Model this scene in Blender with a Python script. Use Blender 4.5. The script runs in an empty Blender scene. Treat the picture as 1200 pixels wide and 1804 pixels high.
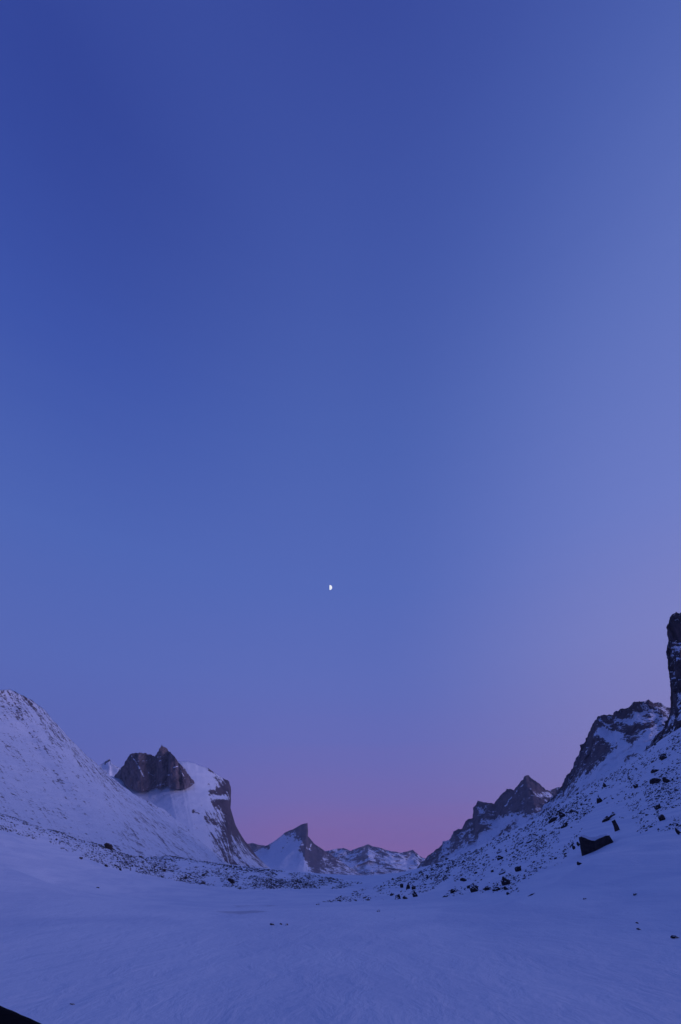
import bpy, bmesh, math, random
import numpy as np
from mathutils import Vector, Matrix, noise
from mathutils.bvhtree import BVHTree

SC = bpy.context.scene
COL = SC.collection
RND = random.Random(7)

# ------------------------------------------------------------------ camera
FPX = 850.0                       # focal length in photo pixels (photo 1200 x 1804)
EYE = 2.6
TILT = math.atan((1548 - 902) / FPX)
cam_d = bpy.data.cameras.new('camera')
cam = bpy.data.objects.new('camera', cam_d)
COL.objects.link(cam)
cam_d.sensor_fit = 'VERTICAL'
cam_d.angle = 2 * math.atan(902 / FPX)
cam_d.clip_start = 0.1
cam_d.clip_end = 200000
cam.location = (0, 0, EYE)
cam.rotation_euler = (math.pi / 2 + TILT, 0, 0)
SC.camera = cam
CT, ST = math.cos(TILT), math.sin(TILT)

def ray(px, py):
    xc = (px - 600) / FPX
    yc = (902 - py) / FPX
    return Vector((xc, CT - yc * ST, ST + yc * CT))

def P(px, py, zc):
    r = ray(px, py)
    return Vector((r.x * zc, r.y * zc, r.z * zc + EYE))

# ------------------------------------------------------------------ sky
def srgb(r, g, b):
    f = lambda c: c / 12.92 if c <= 0.04045 else ((c + 0.055) / 1.055) ** 2.4
    return (f(r / 255), f(g / 255), f(b / 255), 1)

world = bpy.data.worlds.new('World')
SC.world = world
world.use_nodes = True
wt = world.node_tree
for n in list(wt.nodes):
    wt.nodes.remove(n)

class NT:
    def __init__(self, tree): self.t = tree
    def new(self, kind, **kw):
        n = self.t.nodes.new(kind)
        for k, v in kw.items(): setattr(n, k, v)
        return n
    def link(self, a, b): self.t.links.new(a, b)
    def val(self, sock, v):
        if isinstance(v, bpy.types.NodeSocket): self.link(v, sock)
        else: sock.default_value = v
    def math(self, op, a, b=None, c=None, clamp=False):
        n = self.new('ShaderNodeMath', operation=op, use_clamp=clamp)
        self.val(n.inputs[0], a)
        if b is not None: self.val(n.inputs[1], b)
        if c is not None: self.val(n.inputs[2], c)
        return n.outputs[0]
    def mix(self, fac, a, b, blend='MIX'):
        n = self.new('ShaderNodeMix', data_type='RGBA', blend_type=blend)
        self.val(n.inputs[0], fac); self.val(n.inputs[6], a); self.val(n.inputs[7], b)
        return n.outputs[2]
    def maprange(self, v, a, b, c=0.0, d=1.0, smooth=True):
        n = self.new('ShaderNodeMapRange', interpolation_type='SMOOTHSTEP' if smooth else 'LINEAR')
        self.val(n.inputs[0], v)
        for i, x in zip((1, 2, 3, 4), (a, b, c, d)): self.val(n.inputs[i], x)
        return n.outputs[0]
    def ramp(self, fac, stops, interp='LINEAR'):
        n = self.new('ShaderNodeValToRGB')
        n.color_ramp.interpolation = interp
        el = n.color_ramp.elements
        while len(el) < len(stops): el.new(0.5)
        for e, (p, c) in zip(el, stops):
            e.position = p; e.color = c
        self.val(n.inputs[0], fac)
        return n.outputs[0]
    def noise(self, vec, scale, detail=4, rough=0.55, dist=0.0):
        n = self.new('ShaderNodeTexNoise')
        self.link(vec, n.inputs['Vector'])
        n.inputs['Scale'].default_value = scale
        n.inputs['Detail'].default_value = detail
        n.inputs['Roughness'].default_value = rough
        n.inputs['Distortion'].default_value = dist
        return n.outputs[0]
    def mapping(self, vec, scale=(1, 1, 1), rot=(0, 0, 0)):
        n = self.new('ShaderNodeMapping')
        self.link(vec, n.inputs[0])
        n.inputs['Rotation'].default_value = rot
        n.inputs['Scale'].default_value = scale
        return n.outputs[0]

w = NT(wt)
tc = w.new('ShaderNodeTexCoord')
sep = w.new('ShaderNodeSeparateXYZ'); w.link(tc.outputs['Generated'], sep.inputs[0])
elev = w.math('DIVIDE', w.math('ARCSINE', sep.outputs[2]), math.pi / 2)       # 0 horizon .. 1 zenith
D = 90.0
# faint flat streaks of high haze: the bands of colour near the horizon are not perfectly level
sn = w.noise(w.mapping(tc.outputs['Generated'], (2.2, 2.2, 55.0), (0.03, 0.02, 0)), 1.0, 4, 0.55, 0.3)
elev = w.math('MULTIPLY_ADD', w.math('SUBTRACT', sn, 0.5), 0.022, elev, clamp=True)
SKY_A = [(0.0, srgb(148, 102, 158)), (3.0 / D, srgb(134, 102, 164)), (6.5 / D, srgb(116, 106, 175)), (12 / D, srgb(101, 108, 182)), (18 / D, srgb(93, 109, 184)),
         (28 / D, srgb(84, 106, 183)), (45 / D, srgb(75, 99, 176)), (65 / D, srgb(65, 87, 166)), (90 / D, srgb(52, 70, 151))]
SKY_L = [(0.0, srgb(96, 98, 172)), (8 / D, srgb(90, 101, 177)), (18 / D, srgb(86, 105, 181)), (30 / D, srgb(77, 102, 180)),
         (48 / D, srgb(60, 84, 168)), (66 / D, srgb(44, 63, 146)), (90 / D, srgb(50, 68, 150))]
SKY_R = [(0.0, srgb(144, 114, 172)), (8 / D, srgb(133, 126, 186)), (20 / D, srgb(125, 131, 196)), (32 / D, srgb(110, 126, 198)),
         (50 / D, srgb(97, 117, 190)), (66 / D, srgb(80, 102, 178)), (90 / D, srgb(58, 76, 158))]
ca = w.ramp(elev, SKY_A); cl = w.ramp(elev, SKY_L); cr = w.ramp(elev, SKY_R)
side = sep.outputs[0]                                                            # -1 left .. 1 right
sky = w.mix(w.maprange(side, -0.0, -0.55, smooth=True), ca, cl)
sky = w.mix(w.maprange(side, 0.06, 0.64, smooth=True), sky, cr)
SKY_B = [(0.0, srgb(62, 74, 142)), (12 / D, srgb(62, 80, 154)), (40 / D, srgb(58, 80, 160)), (90 / D, srgb(58, 74, 155))]     # the dark side, behind the camera
sky = w.mix(w.maprange(sep.outputs[1], 0.25, -0.45, smooth=True), sky, w.ramp(elev, SKY_B))
bg = w.new('ShaderNodeBackground'); w.link(sky, bg.inputs[0]); bg.inputs[1].default_value = 1.0
out = w.new('ShaderNodeOutputWorld'); w.link(bg.outputs[0], out.inputs[0])

# ------------------------------------------------------------------ last glow of the set sun (very soft, from the right)
SUN_AZ, SUN_EL = math.radians(116), math.radians(5.5)      # azimuth measured from +Y towards +X
sd = bpy.data.lights.new('sun', 'SUN')
sd.energy = 1.35
sd.angle = math.radians(24)
sd.color = (0.68, 0.57, 1.0)
sun = bpy.data.objects.new('sun', sd); COL.objects.link(sun)
sdir = Vector((math.sin(SUN_AZ) * math.cos(SUN_EL), math.cos(SUN_AZ) * math.cos(SUN_EL), math.sin(SUN_EL)))
sun.rotation_euler = sdir.to_track_quat('Z', 'Y').to_euler()
sun.location = sdir * 200

SC.view_settings.view_transform = 'Standard'
SC.view_settings.look = 'None'
SC.view_settings.exposure = 0
SC.view_settings.gamma = 1
SC.cycles.max_bounces = 4
SC.cycles.diffuse_bounces = 3
SC.cycles.volume_bounces = 1
SC.cycles.use_denoising = True

# ------------------------------------------------------------------ helpers
def tag(o, label=None, cat=None, group=None, kind=None):
    if label: o['label'] = label
    if cat: o['category'] = cat
    if group: o['group'] = group
    if kind: o['kind'] = kind
    return o

def mesh_obj(name, verts, faces, mat, parent=None, loc=(0, 0, 0), smooth=True, attrs=None, uv=None):
    me = bpy.data.meshes.new(name)
    v = np.asarray(verts, dtype=np.float64) - np.asarray(loc)
    me.from_pydata(v.tolist(), [], faces)
    if attrs:
        for k, a in attrs.items():
            at = me.attributes.new(k, 'FLOAT', 'POINT')
            at.data.foreach_set('value', np.asarray(a, dtype=np.float32))
    if uv is not None:
        at = me.attributes.new('loft', 'FLOAT_VECTOR', 'POINT')
        at.data.foreach_set('vector', np.asarray(uv, dtype=np.float32).ravel())
    me.polygons.foreach_set('use_smooth', [smooth] * len(me.polygons))
    if mat: me.materials.append(mat)
    o = bpy.data.objects.new(name, me); COL.objects.link(o)
    o.location = loc
    if parent:
        o.parent = parent
        o.location = Vector(loc) - parent.location
    return o

def fbm(p, octaves=5, h=0.9, lac=2.1):
    return noise.fractal(p, h, lac, octaves)

def grid_faces(nr, nc, wrap=False):
    f = []
    for i in range(nr - 1):
        for j in range(nc - 1 if not wrap else nc):
            k = (j + 1) % nc
            f.append((i * nc + j, i * nc + k, (i + 1) * nc + k, (i + 1) * nc + j))
    return f

def principled(name):
    m = bpy.data.materials.new(name); m.use_nodes = True
    t = NT(m.node_tree)
    b = m.node_tree.nodes['Principled BSDF']
    return m, t, b

SNOW = (0.80, 0.83, 0.88, 1)

# ------------------------------------------------------------------ materials
def mountain_material(name, size, rock=(0.135, 0.098, 0.105, 1), rock2=(0.07, 0.052, 0.062, 1), speck=0.35, streak=0.5, slope=0.5,
                      snow=SNOW, ragged=0.7, lo=(60, 6, 1), bias=0.0, soft=0.07, ledge=0.35):
    """snow over rock: the 'rock' attribute is how bare the ground is; size is the size in metres of the patches"""
    m, t, b = principled(name)
    tc = t.new('ShaderNodeTexCoord'); oc = tc.outputs['Object']
    at = t.new('ShaderNodeAttribute', attribute_name='rock'); r = at.outputs['Fac']
    lf = t.new('ShaderNodeAttribute', attribute_name='loft').outputs['Vector']
    geo = t.new('ShaderNodeNewGeometry')
    nz = t.new('ShaderNodeSeparateXYZ'); t.link(geo.outputs['Normal'], nz.inputs[0])
    n1 = t.noise(oc, 1.0 / size, 5, 0.62)
    n2 = t.noise(oc, 5.0 / size, 4, 0.65)
    n3 = t.noise(t.mapping(lf, lo), 1.0, 5, 0.6, 0.6)
    a = t.math('MULTIPLY_ADD', t.math('SUBTRACT', n1, 0.5), 2.2 * ragged, r)
    a = t.math('MULTIPLY_ADD', t.math('SUBTRACT', n2, 0.5), 2.2 * speck, a)
    a = t.math('MULTIPLY_ADD', t.math('SUBTRACT', n3, 0.5), 2.2 * streak, a)
    a = t.math('MULTIPLY_ADD', t.math('SUBTRACT', 0.72, nz.outputs[2]), slope, a)
    n4 = t.noise(t.mapping(oc, (1.6 / size, 1.6 / size, 9.0 / size), (0.25, 0.1, 0)), 1.0, 5, 0.7, 0.3)
    a = t.math('MULTIPLY_ADD', t.math('SUBTRACT', n4, 0.5), 2.2 * ledge, a)
    n5 = t.noise(oc, 14.0 / size, 3, 0.6)
    a = t.math('MULTIPLY_ADD', t.math('SUBTRACT', n5, 0.5), 1.3 * speck, a)
    mask = t.maprange(a, 0.5 - soft - bias, 0.5 + soft - bias)
    rc = t.mix(t.maprange(t.noise(t.mapping(oc, (2.6 / size, 2.6 / size, 0.9 / size)), 1.0, 6, 0.75), 0.36, 0.64), rock2, rock)
    col = t.mix(mask, snow, rc)
    t.link(col, b.inputs['Base Color'])
    b.inputs['Roughness'].default_value = 0.85
    b.inputs['Specular IOR Level'].default_value = 0.15
    bp = t.new('ShaderNodeBump'); bp.inputs['Strength'].default_value = 0.8; bp.inputs['Distance'].default_value = size * 0.10
    bn = t.noise(oc, 3.0 / size, 6, 0.7)
    t.link(bn, bp.inputs['Height'])
    t.link(bp.outputs[0], b.inputs['Normal'])
    return m

def ground_material():
    m, t, b = principled('snow_ground')
    tc = t.new('ShaderNodeTexCoord'); oc = tc.outputs['Object']
    ice = t.new('ShaderNodeAttribute', attribute_name='ice').outputs['Fac']
    rock = t.new('ShaderNodeAttribute', attribute_name='rock').outputs['Fac']
    n = t.noise(t.mapping(oc, (0.35, 0.22, 1), (0, 0, 0.2)), 1.0, 5, 0.65, 0.4)
    im = t.maprange(t.math('MULTIPLY_ADD', t.math('SUBTRACT', n, 0.5), 1.3, ice), 0.45, 0.75)
    tone = t.maprange(t.noise(t.mapping(oc, (0.10, 0.05, 1), (0, 0, 0.5)), 1.0, 6, 0.62, 0.6), 0.36, 0.62)
    snow = t.mix(tone, (0.71, 0.75, 0.83, 1), (0.83, 0.85, 0.89, 1))
    col = t.mix(t.math('MULTIPLY', im, 0.55), snow, (0.36, 0.35, 0.40, 1))
    gr = t.noise(oc, 1.1, 5, 0.7)
    gm = t.maprange(t.math('MULTIPLY_ADD', t.math('SUBTRACT', gr, 0.5), 1.5, rock), 0.62, 0.74)
    col = t.mix(gm, col, (0.06, 0.045, 0.045, 1))
    t.link(col, b.inputs['Base Color'])
    b.inputs['Roughness'].default_value = 0.7
    b.inputs['Specular IOR Level'].default_value = 0.2
    bp = t.new('ShaderNodeBump'); bp.inputs['Strength'].default_value = 0.75; bp.inputs['Distance'].default_value = 0.14
    h1 = t.noise(t.mapping(oc, (0.9, 0.35, 1), (0, 0, 0.6)), 1.0, 5, 0.6, 0.5)
    h2 = t.noise(oc, 3.0, 4, 0.6)
    t.link(t.math('MULTIPLY_ADD', h2, 0.25, h1), bp.inputs['Height'])
    t.link(bp.outputs[0], b.inputs['Normal'])
    return m

def boulder_material(name='bare_rock', capped=True, dark=(0.028, 0.021, 0.022, 1), light=(0.065, 0.048, 0.048, 1), cap=0.64):
    m, t, b = principled(name)
    tc = t.new('ShaderNodeTexCoord'); oc = tc.outputs['Object']
    geo = t.new('ShaderNodeNewGeometry')
    nz = t.new('ShaderNodeSeparateXYZ'); t.link(geo.outputs['Normal'], nz.inputs[0])
    n = t.noise(oc, 2.4, 6, 0.7)
    rc = t.mix(t.maprange(n, 0.3, 0.7), dark, light)
    if capped:
        n2 = t.noise(oc, 1.7, 4, 0.6)
        a = t.math('MULTIPLY_ADD', t.math('SUBTRACT', n2, 0.5), 0.6, nz.outputs[2])
        rc = t.mix(t.maprange(a, cap, cap + 0.08), rc, SNOW)
    t.link(rc, b.inputs['Base Color'])
    b.inputs['Roughness'].default_value = 0.85
    b.inputs['Specular IOR Level'].default_value = 0.15
    bp = t.new('ShaderNodeBump'); bp.inputs['Strength'].default_value = 0.7; bp.inputs['Distance'].default_value = 0.12
    t.link(n, bp.inputs['Height']); t.link(bp.outputs[0], b.inputs['Normal'])
    return m

def plain_material(name, col, rough=0.8):
    m, t, b = principled(name)
    tc = t.new('ShaderNodeTexCoord')
    n = t.noise(tc.outputs['Object'], 4.0, 5, 0.6)
    c2 = tuple(x * 0.8 for x in col[:3]) + (1,)
    t.link(t.mix(n, c2, col), b.inputs['Base Color'])
    b.inputs['Roughness'].default_value = rough
    bp = t.new('ShaderNodeBump'); bp.inputs['Strength'].default_value = 0.3; bp.inputs['Distance'].default_value = 0.05
    t.link(n, bp.inputs['Height']); t.link(bp.outputs[0], b.inputs['Normal'])
    return m

# ------------------------------------------------------------------ ground: one sheet, height fitted through surveyed points
GP = []                       # (x, y, z)
def gp(px, py, zc): GP.append(tuple(P(px, py, zc)))
# right-hand slope
for q in [(1050, 1507, 50), (1190, 1650, 20), (1120, 1575, 33), (1200, 1450, 62), (1200, 1560, 30), (940, 1579, 56), (800, 1585, 66), (690, 1588, 76), (560, 1592, 80),
          (640, 1563, 165), (1200, 1372, 130), (1100, 1425, 120), (1000, 1475, 110), (900, 1520, 105), (800, 1552, 115), (720, 1566, 135),
          (1200, 1281, 380), (1100, 1351, 370), (1000, 1411, 380), (900, 1466, 400), (830, 1499, 420), (750, 1535, 440), (690, 1554, 460),
          (1000, 1428, 230), (900, 1484, 230), (830, 1514, 240), (750, 1543, 260), (1100, 1372, 230), (1200, 1306, 230),
          (1350, 1205, 380), (1350, 1300, 140), (1350, 1420, 55), (1350, 1560, 24)]:
    gp(*q)
# left bank and moraine
for q in [(0, 1475, 82), (100, 1507, 103), (200, 1533, 126), (330, 1557, 150), (450, 1569, 137), (560, 1570, 140),
          (0, 1431, 130), (100, 1462, 150), (180, 1489, 172), (300, 1507, 225), (420, 1525, 300), (520, 1537, 350), (600, 1548, 390), (640, 1556, 410),
          (0, 1530, 58), (100, 1560, 70), (250, 1580, 90),
          (-160, 1380, 115), (-160, 1440, 72), (-160, 1540, 40)]:
    gp(*q)
# the flat floor
for az in range(-180, 180, 30):
    for r in (1.0, 4.0, 9.0, 17.0):
        x, y = r * math.sin(math.radians(az)), r * math.cos(math.radians(az))
        GP.append((x, y, 0.02 * max(0, x)))
for px, py in [(100, 1700), (0, 1690), (300, 1640), (600, 1640), (800, 1640), (450, 1605), (620, 1600)]:
    r = ray(px, py); zc = -EYE / r.z
    gp(px, py, zc)
GP.append((30, 36, 3.0)); GP.append((-30, 40, 0.8))
# behind the moraine and the slope the land levels out again
for q, k, dz in [((0, 1431, 130), 1.35, -7), ((180, 1489, 172), 1.35, -6), ((420, 1525, 300), 1.3, -6), ((600, 1548, 390), 1.3, -5), ((640, 1556, 410), 1.4, -6),
                 ((1200, 1285, 380), 1.35, 5), ((1000, 1411, 380), 1.4, 0), ((830, 1499, 420), 1.4, -8), ((750, 1535, 440), 1.4, -10), ((690, 1554, 460), 1.4, -6)]:
    p = P(*q); GP.append((p.x * k, p.y * k, p.z + dz))
for az in range(-180, 180, 20):
    for r in (900, 2500, 9000, 30000):
        if r < 1000 and abs(az - 20) < 40: 
            z = 40 if az > 15 else 4
        else:
            z = -1
        GP.append((r * math.sin(math.radians(az)), r * math.cos(math.radians(az)), z))
for az in (-180, -140, -100, 100, 140):
    for r in (40, 120, 400):
        GP.append((r * math.sin(math.radians(az)), r * math.cos(math.radians(az)), 0.0 + (4 if 90 < az < 120 and r > 30 else 0)))

GPA = np.array(GP)
def feat(x, y):
    r = np.hypot(x, y)
    az = np.arctan2(x, y)
    return np.stack([np.sin(az) * 2.0, np.cos(az) * 2.0, np.log(np.maximum(r, 0.5)) * 1.0], axis=-1)
def kern(d): return d                                              # biharmonic in 3D
FA = feat(GPA[:, 0], GPA[:, 1])
KA = kern(np.linalg.norm(FA[:, None] - FA[None], axis=-1))
NP_ = len(GPA)
A = np.zeros((NP_ + 1, NP_ + 1)); A[:NP_, :NP_] = KA - 1e-3 * np.eye(NP_); A[:NP_, NP_] = 1; A[NP_, :NP_] = 1
# interpolate the height as an angle-like value so that far points do not shake near ones
RA = np.hypot(GPA[:, 0], GPA[:, 1]) + 6.0
sol = np.linalg.solve(A, np.append(GPA[:, 2] / RA, 0))
def ground_height(x, y):
    F = feat(x, y)
    out = np.empty(len(x))
    for i in range(0, len(x), 4000):
        d = np.linalg.norm(F[i:i + 4000, None] - FA[None], axis=-1)
        out[i:i + 4000] = kern(d) @ sol[:NP_] + sol[NP_]
    return out * (np.hypot(x, y) + 6.0)

az_f = np.radians(np.concatenate([np.arange(-180, -62, 6), np.arange(-62, 62, 0.3), np.arange(62, 180, 6)]))
rr = [0.6]
while rr[-1] < 8500: rr.append(rr[-1] * (1.028 if rr[-1] < 900 else 1.12))
rr = np.array(rr)
RRg, AZg = np.meshgrid(rr, az_f, indexing='ij')
gx, gy = (RRg * np.sin(AZg)).ravel(), (RRg * np.cos(AZg)).ravel()
gz = ground_height(gx, gy)
rv = RRg.ravel()
for i in range(len(gx)):
    r = rv[i]
    if r < 900:
        p = Vector((gx[i], gy[i], 0))
        k = min(1.0, r / 20)
        rough = min(1.0, max(0.0, (gz[i] - 1.0) / 4))             # the slopes are lumpier than the wind-packed floor
        gz[i] += k * (0.10 * noise.noise(p * 0.09) + 0.04 * noise.noise(p * 0.33) + rough * (0.55 * fbm(p * 0.045, 4) + 0.22 * noise.noise(p * 0.3)))
mats = {'ground': ground_material()}
def bump2(px, py, zc, sx, sy):
    c = P(px, py, zc)
    return np.exp(-(((gx - c.x) / sx) ** 2 + ((gy - c.y) / sy) ** 2))
r0 = ray(430, 1603); z0 = -EYE / r0.z
ice = 0.85 * bump2(427, 1606, -EYE / ray(427, 1606).z, 2.8, 7) + 0.7 * bump2(455, 1587, -EYE / ray(455, 1587).z, 5.5, 9) + 0.45 * bump2(400, 1592, -EYE / ray(400, 1592).z, 3.5, 3)
gfaces = grid_faces(len(rr), len(az_f), wrap=True)
cvert = len(gx)
gverts = np.stack([gx, gy, gz], axis=-1)
gverts = np.vstack([gverts, [[0, 0, gz[:len(az_f)].mean()]]])
for j in range(len(az_f)): gfaces.append((cvert, (j + 1) % len(az_f), j))
ice = np.append(ice, 0)
ground = mesh_obj('snow_ground', gverts, gfaces, mats['ground'], attrs={'ice': ice, 'rock': np.zeros(len(gverts))})
tag(ground, 'smooth blue snow covering the valley floor and both its banks', 'snow', kind='structure')
GBVH = BVHTree.FromPolygons([tuple(v) for v in gverts], gfaces)

def on_ground(px, py):
    h = GBVH.ray_cast(Vector((0, 0, EYE)), ray(px, py).normalized(), 5000)
    if h[0] is None: return None
    zc = h[0].y * CT + (h[0].z - EYE) * ST
    return h[0], (h[1] if h[1].z > 0 else -h[1]), zc

# ------------------------------------------------------------------ mountains
def resample(cols, n):
    c = np.array(cols, dtype=float)
    d = np.hypot(np.diff(c[:, 0]), np.diff(c[:, 1])) + 0.35 * np.hypot(np.diff(c[:, 3]), np.diff(c[:, 4]))
    s = np.concatenate([[0], np.cumsum(d)]); s /= s[-1]
    t = np.linspace(0, 1, n)
    t = np.sort(np.unique(np.concatenate([t, s])))
    return np.stack([np.interp(t, s, c[:, k]) for k in range(c.shape[1])], axis=-1), t

def seg_dist(x, y, a, b):
    dx, dy = b[0] - a[0], b[1] - a[1]
    t = max(0, min(1, ((x - a[0]) * dx + (y - a[1]) * dy) / (dx * dx + dy * dy)))
    return math.hypot(x - a[0] - t * dx, y - a[1] - t * dy)

def mountain(name, cols, mat, nc=160, nv=70, p=2.0, relief=0.02, feature=120.0, jag=1.2, back=0.25, seed=0, parent=None, embed=None, ridged=0.5, base_z=-20, skirt=0.0, skew=0.0, marks=(), wobble=2.2):
    """cols: (ridge px, py, depth, foot px, py, depth, bare at ridge, bare in the middle, bare at the foot).  The face leans back from the
    foot to the ridge, the far side falls away behind it."""
    C, T = resample(cols, nc)
    nc = len(C)
    if nc > 100 and not name.startswith('rock'):                      # no creases where one surveyed column meets the next
        ker = np.hanning(13); ker /= ker.sum()
        for k in (2, 3, 5):
            C[:, k] = np.convolve(np.pad(C[:, k], 6, mode='edge'), ker, mode='valid')
    V, R, UV = [], [], []
    off = Vector((seed * 17.3, seed * 5.1, seed * 9.7))
    nb = 10
    for i in range(nv + nb):
        v = min(1.0, i / (nv - 1))
        g = 1 - (1 - v) ** p
        for j in range(nc):
            rx, ry, rz, bx, by, bz_, r1, r2, r3 = C[j]
            px, py = bx + (rx - bx) * v, by + (ry - by) * v
            zc = bz_ + (rz - bz_) * g + (skirt if i == 0 else 0)
            q = P(px, py, zc)
            w_ = q / feature + off
            n1 = fbm(w_, 6, 0.85, 2.2)
            n2 = noise.ridged_multi_fractal(w_ * 0.9 + Vector((3, 8, 1)), 0.9, 2.1, 5, 1.0, 2.0) - 1.0
            env = math.sin(math.pi * min(1.0, 0.06 + v * 0.94)) ** 0.5 if v < 0.5 else 1.0
            zc *= 1 + relief * env * ((1 - ridged) * n1 - ridged * n2 * 0.6)
            je = jag * (0.25 + 0.75 * v)
            px += je * 0.7 * fbm(w_ * 3.1 + Vector((9, 2, 4)), 4, 0.7)
            py += je * fbm(w_ * 2.7 + Vector((1, 7, 5)), 5, 0.6)
            q = P(px, py, zc)
            if i >= nv:
                k = (i - nv + 1) / nb
                f = 1 + back * k
                q = Vector((q.x * f, q.y * f, base_z + (q.z - base_z) * (1 - k) ** 1.3 + (1 - k) * k * 6 * n1))
            V.append(q)
            rk = (r3 + (r2 - r3) * v * 2) if v < 0.5 else (r2 + (r1 - r2) * (v * 2 - 1))
            if marks:
                jn1, jn2 = fbm(Vector((px * .11, py * .11, seed)), 4, .6), fbm(Vector((px * .11, py * .11, seed + 9.5)), 4, .6)
            for line, wd, val in marks:                                 # gullies full of snow, bare ledges and slabs
                jx, jy = px + wobble * jn1 * (0.5 + 0.25 * wd), py + wobble * jn2 * (0.5 + 0.25 * wd)
                d = min(seg_dist(jx, jy, a_, b_) for a_, b_ in zip(line, line[1:]))
                if d < wd * 1.7: rk += (val - rk) * min(1.0, max(0.0, (1.7 - d / wd) / 1.2))
            R.append(rk)
            UV.append((T[j] + skew * v, v if i < nv else 1 + (i - nv) / nb, 0))
    F = grid_faces(nv + nb, nc)
    cx = sum(q.x for q in V) / len(V); cy = sum(q.y for q in V) / len(V)
    loc = (cx, cy, 0.0)
    if parent is not None: loc = tuple(parent.location)
    o = mesh_obj(name, [tuple(q) for q in V], F, mat, parent=parent, loc=loc, attrs={'rock': R}, uv=UV)
    o['_n'] = 0; del o['_n']
    return o, BVHTree.FromPolygons([tuple(q) for q in V], F)

def hit_depth(bvh, px, py, default):
    h = bvh.ray_cast(Vector((0, 0, EYE)), ray(px, py).normalized(), 50000)
    if h[0] is None: return default
    return h[0].y * CT + (h[0].z - EYE) * ST

# -- the smooth snow mountain on the left
m_left = mountain_material('snow_slope', 22, ledge=0.1, speck=0.8, streak=0.68, slope=0.15, ragged=0.5, lo=(130, 7, 1), bias=0.045, soft=0.17)
LEFT = [(-600, 990, 480, -420, 1330, 150, .30, .1, .2), (-420, 1060, 500, -200, 1400, 165, .30, .1, .2), (-250, 1120, 520, -40, 1455, 190, .30, .1, .2),
        (-120, 1170, 550, 80, 1490, 210, .34, .12, .2),
        (0, 1216, 600, 190, 1520, 245, .34, .10, .2), (18, 1214, 610, 215, 1522, 260, .38, .10, .2), (40, 1224, 630, 240, 1524, 275, .38, .12, .2), (60, 1235, 650, 262, 1526, 290, .40, .14, .2),
        (75, 1247, 665, 280, 1528, 305, .42, .18, .2), (95, 1270, 690, 300, 1530, 330, .38, .2, .2), (110, 1287, 710, 316, 1532, 350, .34, .24, .2),
        (132, 1310, 740, 335, 1534, 380, .32, .26, .2), (155, 1333, 780, 355, 1536, 420, .32, .26, .2), (190, 1363, 840, 384, 1538, 480, .26, .24, .2),
        (230, 1396, 900, 400, 1538, 560, .2, .22, .2), (262, 1411, 950, 410, 1540, 620, .2, .22, .2), (290, 1428, 1000, 418, 1540, 680, .2, .22, .2), (315, 1450, 1040, 424, 1541, 740, .2, .2, .2),
        (335, 1475, 1080, 430, 1542, 800, .2, .2, .2), (352, 1494, 1110, 436, 1543, 860, .2, .2, .2), (372, 1510, 1150, 444, 1544, 920, .2, .2, .2), (395, 1522, 1190, 452, 1545, 1000, .2, .2, .2), (420, 1533, 1230, 462, 1546, 1080, .2, .2, .2), (470, 1545, 1260, 480, 1549, 1150, .2, .2, .2)]
o, _ = mountain('mountain', LEFT, m_left, nc=260, nv=120, p=1.25, relief=0.022, feature=90, jag=2.6, seed=1, ridged=0.4)
tag(o, 'broad snow-covered mountain slope rising at the left edge, no cliffs', 'mountain', kind='structure')

# -- the cliff mountain with the rock peak on its shoulder
m_cliff = mountain_material('cliff_snow', 60, speck=0.5, streak=0.75, slope=0.35, ragged=0.6, lo=(80, 4, 1), bias=0.02, soft=0.17)
CL = [(60, 1400, 1560, 180, 1540, 900, 0.05, 0.05, 0.1), (130, 1385, 1580, 230, 1540, 930, 0.05, 0.05, 0.1), (185, 1366, 1595.71, 280, 1540, 960, 0.05, 0.05, 0.1), (215, 1372, 1606, 310, 1540, 992.727, 0.05, 0.05, 0.15),
      (250, 1368, 1620, 300, 1540, 981.818, 0, 0.05, 0.25), (290, 1350, 1630, 335, 1540, 1020, 0, 0.05, 0.28), (314, 1342, 1645, 350, 1540, 1061.67, 0, 0, 0.38), (322, 1341, 1651.97, 356, 1540, 1078.33, 0.45, 0, 0.38),
      (330, 1342, 1658.94, 361, 1540, 1092.22, 0, 0, 0.4), (345, 1345, 1672, 371, 1540, 1120, 0, 0.05, 0.44), (360, 1350, 1688.67, 379, 1540, 1153.85, 0, 0.15, 0.44), (372, 1357, 1702, 385, 1540, 1179.23, 0.05, 0.25, 0.44),
      (380, 1362, 1710.25, 389, 1540, 1196.15, 0.3, 0.36, 0.44), (392, 1370, 1722.62, 393, 1540, 1213.08, 0.4, 0.6, 0.4), (404, 1376, 1735, 397, 1540, 1230, 0.75, 0.75, 0.4), (407, 1386, 1738, 401, 1540, 1242.17, 0.95, 0.75, 0.4),
      (406, 1398, 1738, 405, 1540, 1254.35, 0.85, 0.7, 0.4), (403, 1411, 1733.97, 414, 1540, 1281.74, 0.9, 0.6, 0.4), (408, 1430, 1738, 430, 1540, 1330, 0.95, 0.5, 0.4), (416, 1455, 1738, 442, 1540, 1366, 0.95, 0.5, 0.4),
      (424, 1470, 1738, 452, 1540, 1396, 0.95, 0.5, 0.4), (432, 1482, 1738, 460, 1540, 1420, 0.9, 0.5, 0.4), (440, 1492, 1738, 468, 1540, 1451.11, 0.9, 0.5, 0.4), (452, 1508, 1738, 478, 1540, 1490, 0.7, 0.5, 0.4),
      (466, 1523, 1750, 488, 1541, 1528.89, 0.4, 0.4, 0.38), (486, 1538, 1750, 496, 1542, 1560, 0.3, 0.3, 0.38)]
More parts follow.
